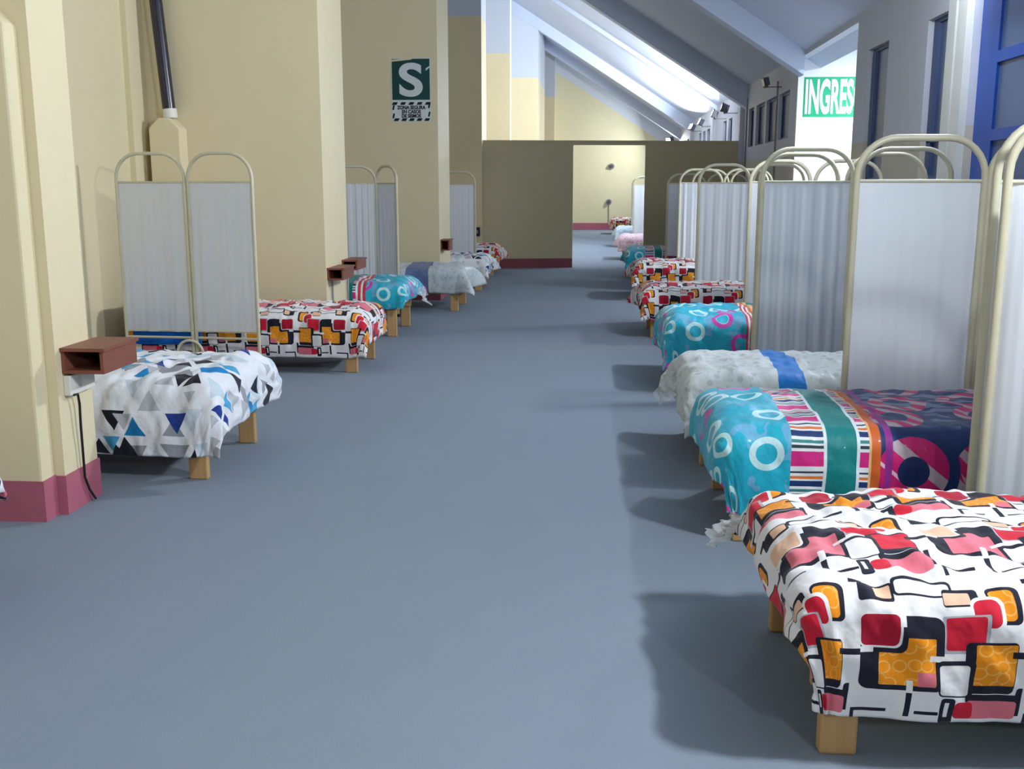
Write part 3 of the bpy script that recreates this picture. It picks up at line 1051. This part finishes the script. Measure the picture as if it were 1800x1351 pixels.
screen([((-3.705, 7.98), (-3.150, 7.95)), ((-3.120, 7.95), (-2.597, 7.90))], 1.762, W2 + 'behind the triangle quilt at left', z_lo=0.36, seed=38, amp=0.007, folds=4,
       r=0.014, floops=((-3.16, 7.90, 0.26, 0.30),))
screen([((-3.06, 12.0), (-2.51, 12.14)), ((-2.50, 12.14), (-2.225, 11.9))], 1.742, W2 + 'in front of the S sign wall at left', z_lo=0.42, seed=41, amp=0.02, folds=7)
screen([((-3.0, 16.8), (-2.45, 16.8)), ((-2.43, 16.8), (-1.865, 16.8))], 1.74, W2 + 'beyond the S sign pier at left', z_lo=0.42, seed=44, amp=0.006)

# ================================================================== SMALL THINGS ON THE WALLS
def shelf(x, y0, y1, z0, z1, depth, label):
    """open-fronted box shelf fixed to a pier's corridor face, its mouth towards the camera"""
    o = empty('wall_shelf', (x, y0, z0))
    tag(o, label, 'shelf', 'brown box shelves on the piers')
    t = 0.016
    bx(x, x + depth + 0.01, y0 - 0.01, y1 + 0.01, z1 - t, z1).build('top', 'brown', o)
    bx(x, x + depth, y0, y1, z0, z0 + t).build('bottom', 'brown', o)
    bx(x, x + t, y0, y1, z0 + t, z1 - t).build('side', 'brown', o)
    bx(x + depth - t, x + depth, y0, y1, z0 + t, z1 - t).build('side', 'brown', o)
    bx(x + t, x + depth - t, y1 - t, y1, z0 + t, z1 - t).build('back', 'brown', o)
    return o


shelf(-2.41, 4.50, 4.85, 0.655, 0.775, 0.20, 'brown open box shelf on the nearest pier above the triangle quilt')
shelf(-2.40, 9.32, 9.75, 0.655, 0.765, 0.15, 'brown box shelf on the second pier, nearer of two')
shelf(-2.40, 9.90, 10.30, 0.70, 0.80, 0.15, 'brown box shelf on the second pier, farther of two')
shelf(-2.0, 13.78, 14.10, 0.655, 0.80, 0.12, 'small brown box shelf on the S sign pier')


def cable(pts, label, r=0.006, mat='black', name='cable'):
    o = MB().tube(pts, r, 8).build(name, mat, loc=tuple(pts[-1]))
    return tag(o, label, 'cable')


# white outlet box and cable on the nearest pier
ob = empty('outlet_box', (-2.40, 4.56, 0.50))
tag(ob, 'white outlet box under the brown shelf on the nearest pier', 'outlet')
bx(-2.41, -2.375, 4.50, 4.74, 0.55, 0.645).build('cover', 'plastic_white', ob, 0.006)
bx(-2.375, -2.371, 4.55, 4.60, 0.58, 0.62).build('socket', 'trim', ob)
cable([(-2.375, 4.52, 0.552), (-2.372, 4.555, 0.55), (-2.375, 4.57, 0.50), (-2.38, 4.575, 0.40), (-2.385, 4.585, 0.28), (-2.388, 4.59, 0.14),
       (-2.385, 4.62, 0.07), (-2.378, 4.66, 0.012)], 'black cable running down the nearest pier to the floor')
cable([(-2.385, 9.45, 0.655), (-2.385, 9.45, 0.5), (-2.383, 9.46, 0.3), (-2.383, 9.45, 0.01)], 'thin cable hanging below the nearer shelf of the second pier', 0.008, 'conduit')
cable([(-2.385, 10.05, 0.69), (-2.385, 10.05, 0.5), (-2.383, 10.06, 0.3), (-2.383, 10.05, 0.01)], 'thin cable hanging below the farther shelf of the second pier', 0.008, 'conduit')

# dark drain pipe dropping into the chamfered casing
pp = empty('drain_pipe', (-3.72, 9.12, 2.09))
tag(pp, 'black drain pipe entering the cream casing at left', 'pipe')
MB().tube([(-3.735, 9.19, 2.12), (-3.80, 9.19, 3.1), (-3.86, 9.19, 4.0)], 0.055, 16).build('pipe_run', 'pipe', pp)
MB().tube([(-3.729, 9.19, 2.09), (-3.736, 9.19, 2.17)], 0.062, 16).build('collar', 'plastic_white', pp)

# dark switch box by the partition
sb = empty('switch_box', (-2.05, 19.05, 0.85))
tag(sb, 'small black switch box beside the partition at left', 'switch')
bx(-2.13, -2.03, 19.03, 19.08, 0.60, 0.76).build('body', 'black', sb, 0.008)
bx(-2.10, -2.06, 19.02, 19.03, 0.65, 0.71).build('rocker', 'conduit', sb)

# fixtures and cable on the far wall
for zf, xf_, lb in ((2.17, 0.675, 'upper small round fixture on the far end wall'), (0.96, 0.60, 'lower small round fixture on the far end wall')):
    o = empty('wall_fixture', (xf_, Y1, zf))
    tag(o, lb, 'fixture')
    MB().tube([(xf_, Y1, zf), (xf_, Y1 - 0.05, zf)], 0.10, 16).build('plate', 'conduit', o)
    MB().tube([(xf_, Y1 - 0.05, zf), (xf_, Y1 - 0.11, zf)], 0.055, 16).build('knob', 'lamp_metal', o)
cable([(0.60, Y1 - 0.02, 0.86), (0.605, Y1 - 0.02, 0.5), (0.61, Y1 - 0.02, 0.02)], 'thin cable below the lower fixture on the far end wall', 0.012, 'conduit')


# ------------------------------------------------------------------ signs
def text_mesh(body, size, mat, name, parent, center, sx=1.0, bold=0.0, depth=0.002):
    """flat lettering standing in the x-z plane, facing -y, centred on center"""
    cu = bpy.data.curves.new(name, 'FONT')
    cu.body = body
    cu.size = size
    cu.align_x = 'CENTER'
    cu.align_y = 'CENTER'
    cu.offset = bold
    cu.extrude = depth
    to = bpy.data.objects.new(name, cu)
    COL.objects.link(to)
    dg = bpy.context.evaluated_depsgraph_get()
    me = bpy.data.meshes.new_from_object(to.evaluated_get(dg))
    bpy.data.objects.remove(to)
    xs = [v.co.x for v in me.vertices]
    ysv = [v.co.y for v in me.vertices]
    cx, cy = (min(xs) + max(xs)) / 2, (min(ysv) + max(ysv)) / 2
    off = Vector(parent['_w'])
    c = Vector(center) - off
    for v in me.vertices:
        v.co = Vector(((v.co.x - cx) * sx + c.x, c.y - v.co.z, (v.co.y - cy) + c.z))
    me.materials.clear()
    me.materials.append(M[mat])
    o = bpy.data.objects.new(name, me)
    COL.objects.link(o)
    o.parent = parent
    return o, (max(xs) - min(xs)) * sx, max(ysv) - min(ysv)


# S sign
ys_ = 13.7
sg = empty('safety_sign', (-2.34, ys_, 2.33))
tag(sg, 'green safety sign with a large white S on the cream pier', 'sign')
x0, x1, zt_, zm, zb_ = -2.588, -2.098, 3.115, 2.585, 2.325
bx(x0 - 0.012, x1 + 0.012, ys_ - 0.006, ys_, zb_, zt_).build('backing', 'sign_white', sg)
bx(x0, x1, ys_ - 0.009, ys_ - 0.006, zm + 0.01, zt_ - 0.01).build('green_panel', 'sign_green', sg)
text_mesh('S', 0.56, 'sign_white', 'letter_s', sg, ((x0 + x1) / 2, ys_ - 0.012, (zm + zt_) / 2 - 0.005), 1.24, 0.016)
# torn pale strips of tape on the panel
MB().prism([(x0, zt_ - 0.045), (x0 + 0.26, zt_ - 0.02), (x0 + 0.26, zt_ + 0.0), (x0, zt_ - 0.02)], 'y', ys_ - 0.013, ys_ - 0.011).build('tape', 'left_paint', sg)
MB().prism([(x1 - 0.05, zt_ - 0.16), (x1, zt_ - 0.12), (x1, zt_ - 0.10), (x1 - 0.05, zt_ - 0.13)], 'y', ys_ - 0.013, ys_ - 0.011).build('tape', 'sign_white', sg)
# slanted dash border
def dash(cx, cz, w_=0.06, h_=0.034, sk=0.02):
    MB().prism([(cx - w_ / 2 - sk / 2, cz - h_ / 2), (cx + w_ / 2 - sk / 2, cz - h_ / 2), (cx + w_ / 2 + sk / 2, cz + h_ / 2), (cx - w_ / 2 + sk / 2, cz + h_ / 2)],
               'y', ys_ - 0.009, ys_ - 0.006).build('border_dash', 'sign_black', sg)
for i in range(5):
    dash(x0 + 0.03 + i * 0.108, zm - 0.035)
    dash(x0 + 0.05 + i * 0.100, zb_ + 0.022)
for zz_ in (2.395, 2.50):
    dash(x0 + 0.012, zz_, 0.022, 0.06, 0.012)
    dash(x1 - 0.012, zz_ + 0.02, 0.022, 0.06, 0.012)
for body, zc in (('ZONA SEGURA', 2.500), ('EN CASOS', 2.447), ('DE SISMOS', 2.394)):
    text_mesh(body, 0.062, 'sign_black', 'lettering', sg, ((x0 + x1) / 2, ys_ - 0.009, zc), 0.86, 0.0022)

# INGRESO banner on the lobby wall
yi = 14.9
bn = empty('entrance_sign', (3.3, yi, 2.43))
tag(bn, 'green and white INGRESO sign on the bright entrance wall', 'sign')
bx(2.87, 3.72, yi - 0.006, yi, 2.43, 2.96).build('backing', 'banner_green', bn)
bx(2.885, 3.705, yi - 0.008, yi - 0.006, 2.452, 2.945).build('field', 'banner_green', bn)
o_, wd, hg = text_mesh('INGRESO', 0.62, 'banner_mint', 'lettering', bn, (3.295, yi - 0.012, 2.70), 0.36, 0.022)
for bbb in [o_]:
    off = Vector(bn['_w'])
    c = Vector((3.295, yi - 0.012, 2.70)) - off
    for v in bbb.data.vertices:
        v.co.x = c.x + (v.co.x - c.x) * (0.80 / wd)
        v.co.z = c.z + (v.co.z - c.z) * (0.47 / hg)

# tidy helper properties
for o in bpy.data.objects:
    if '_w' in o:
        del o['_w']
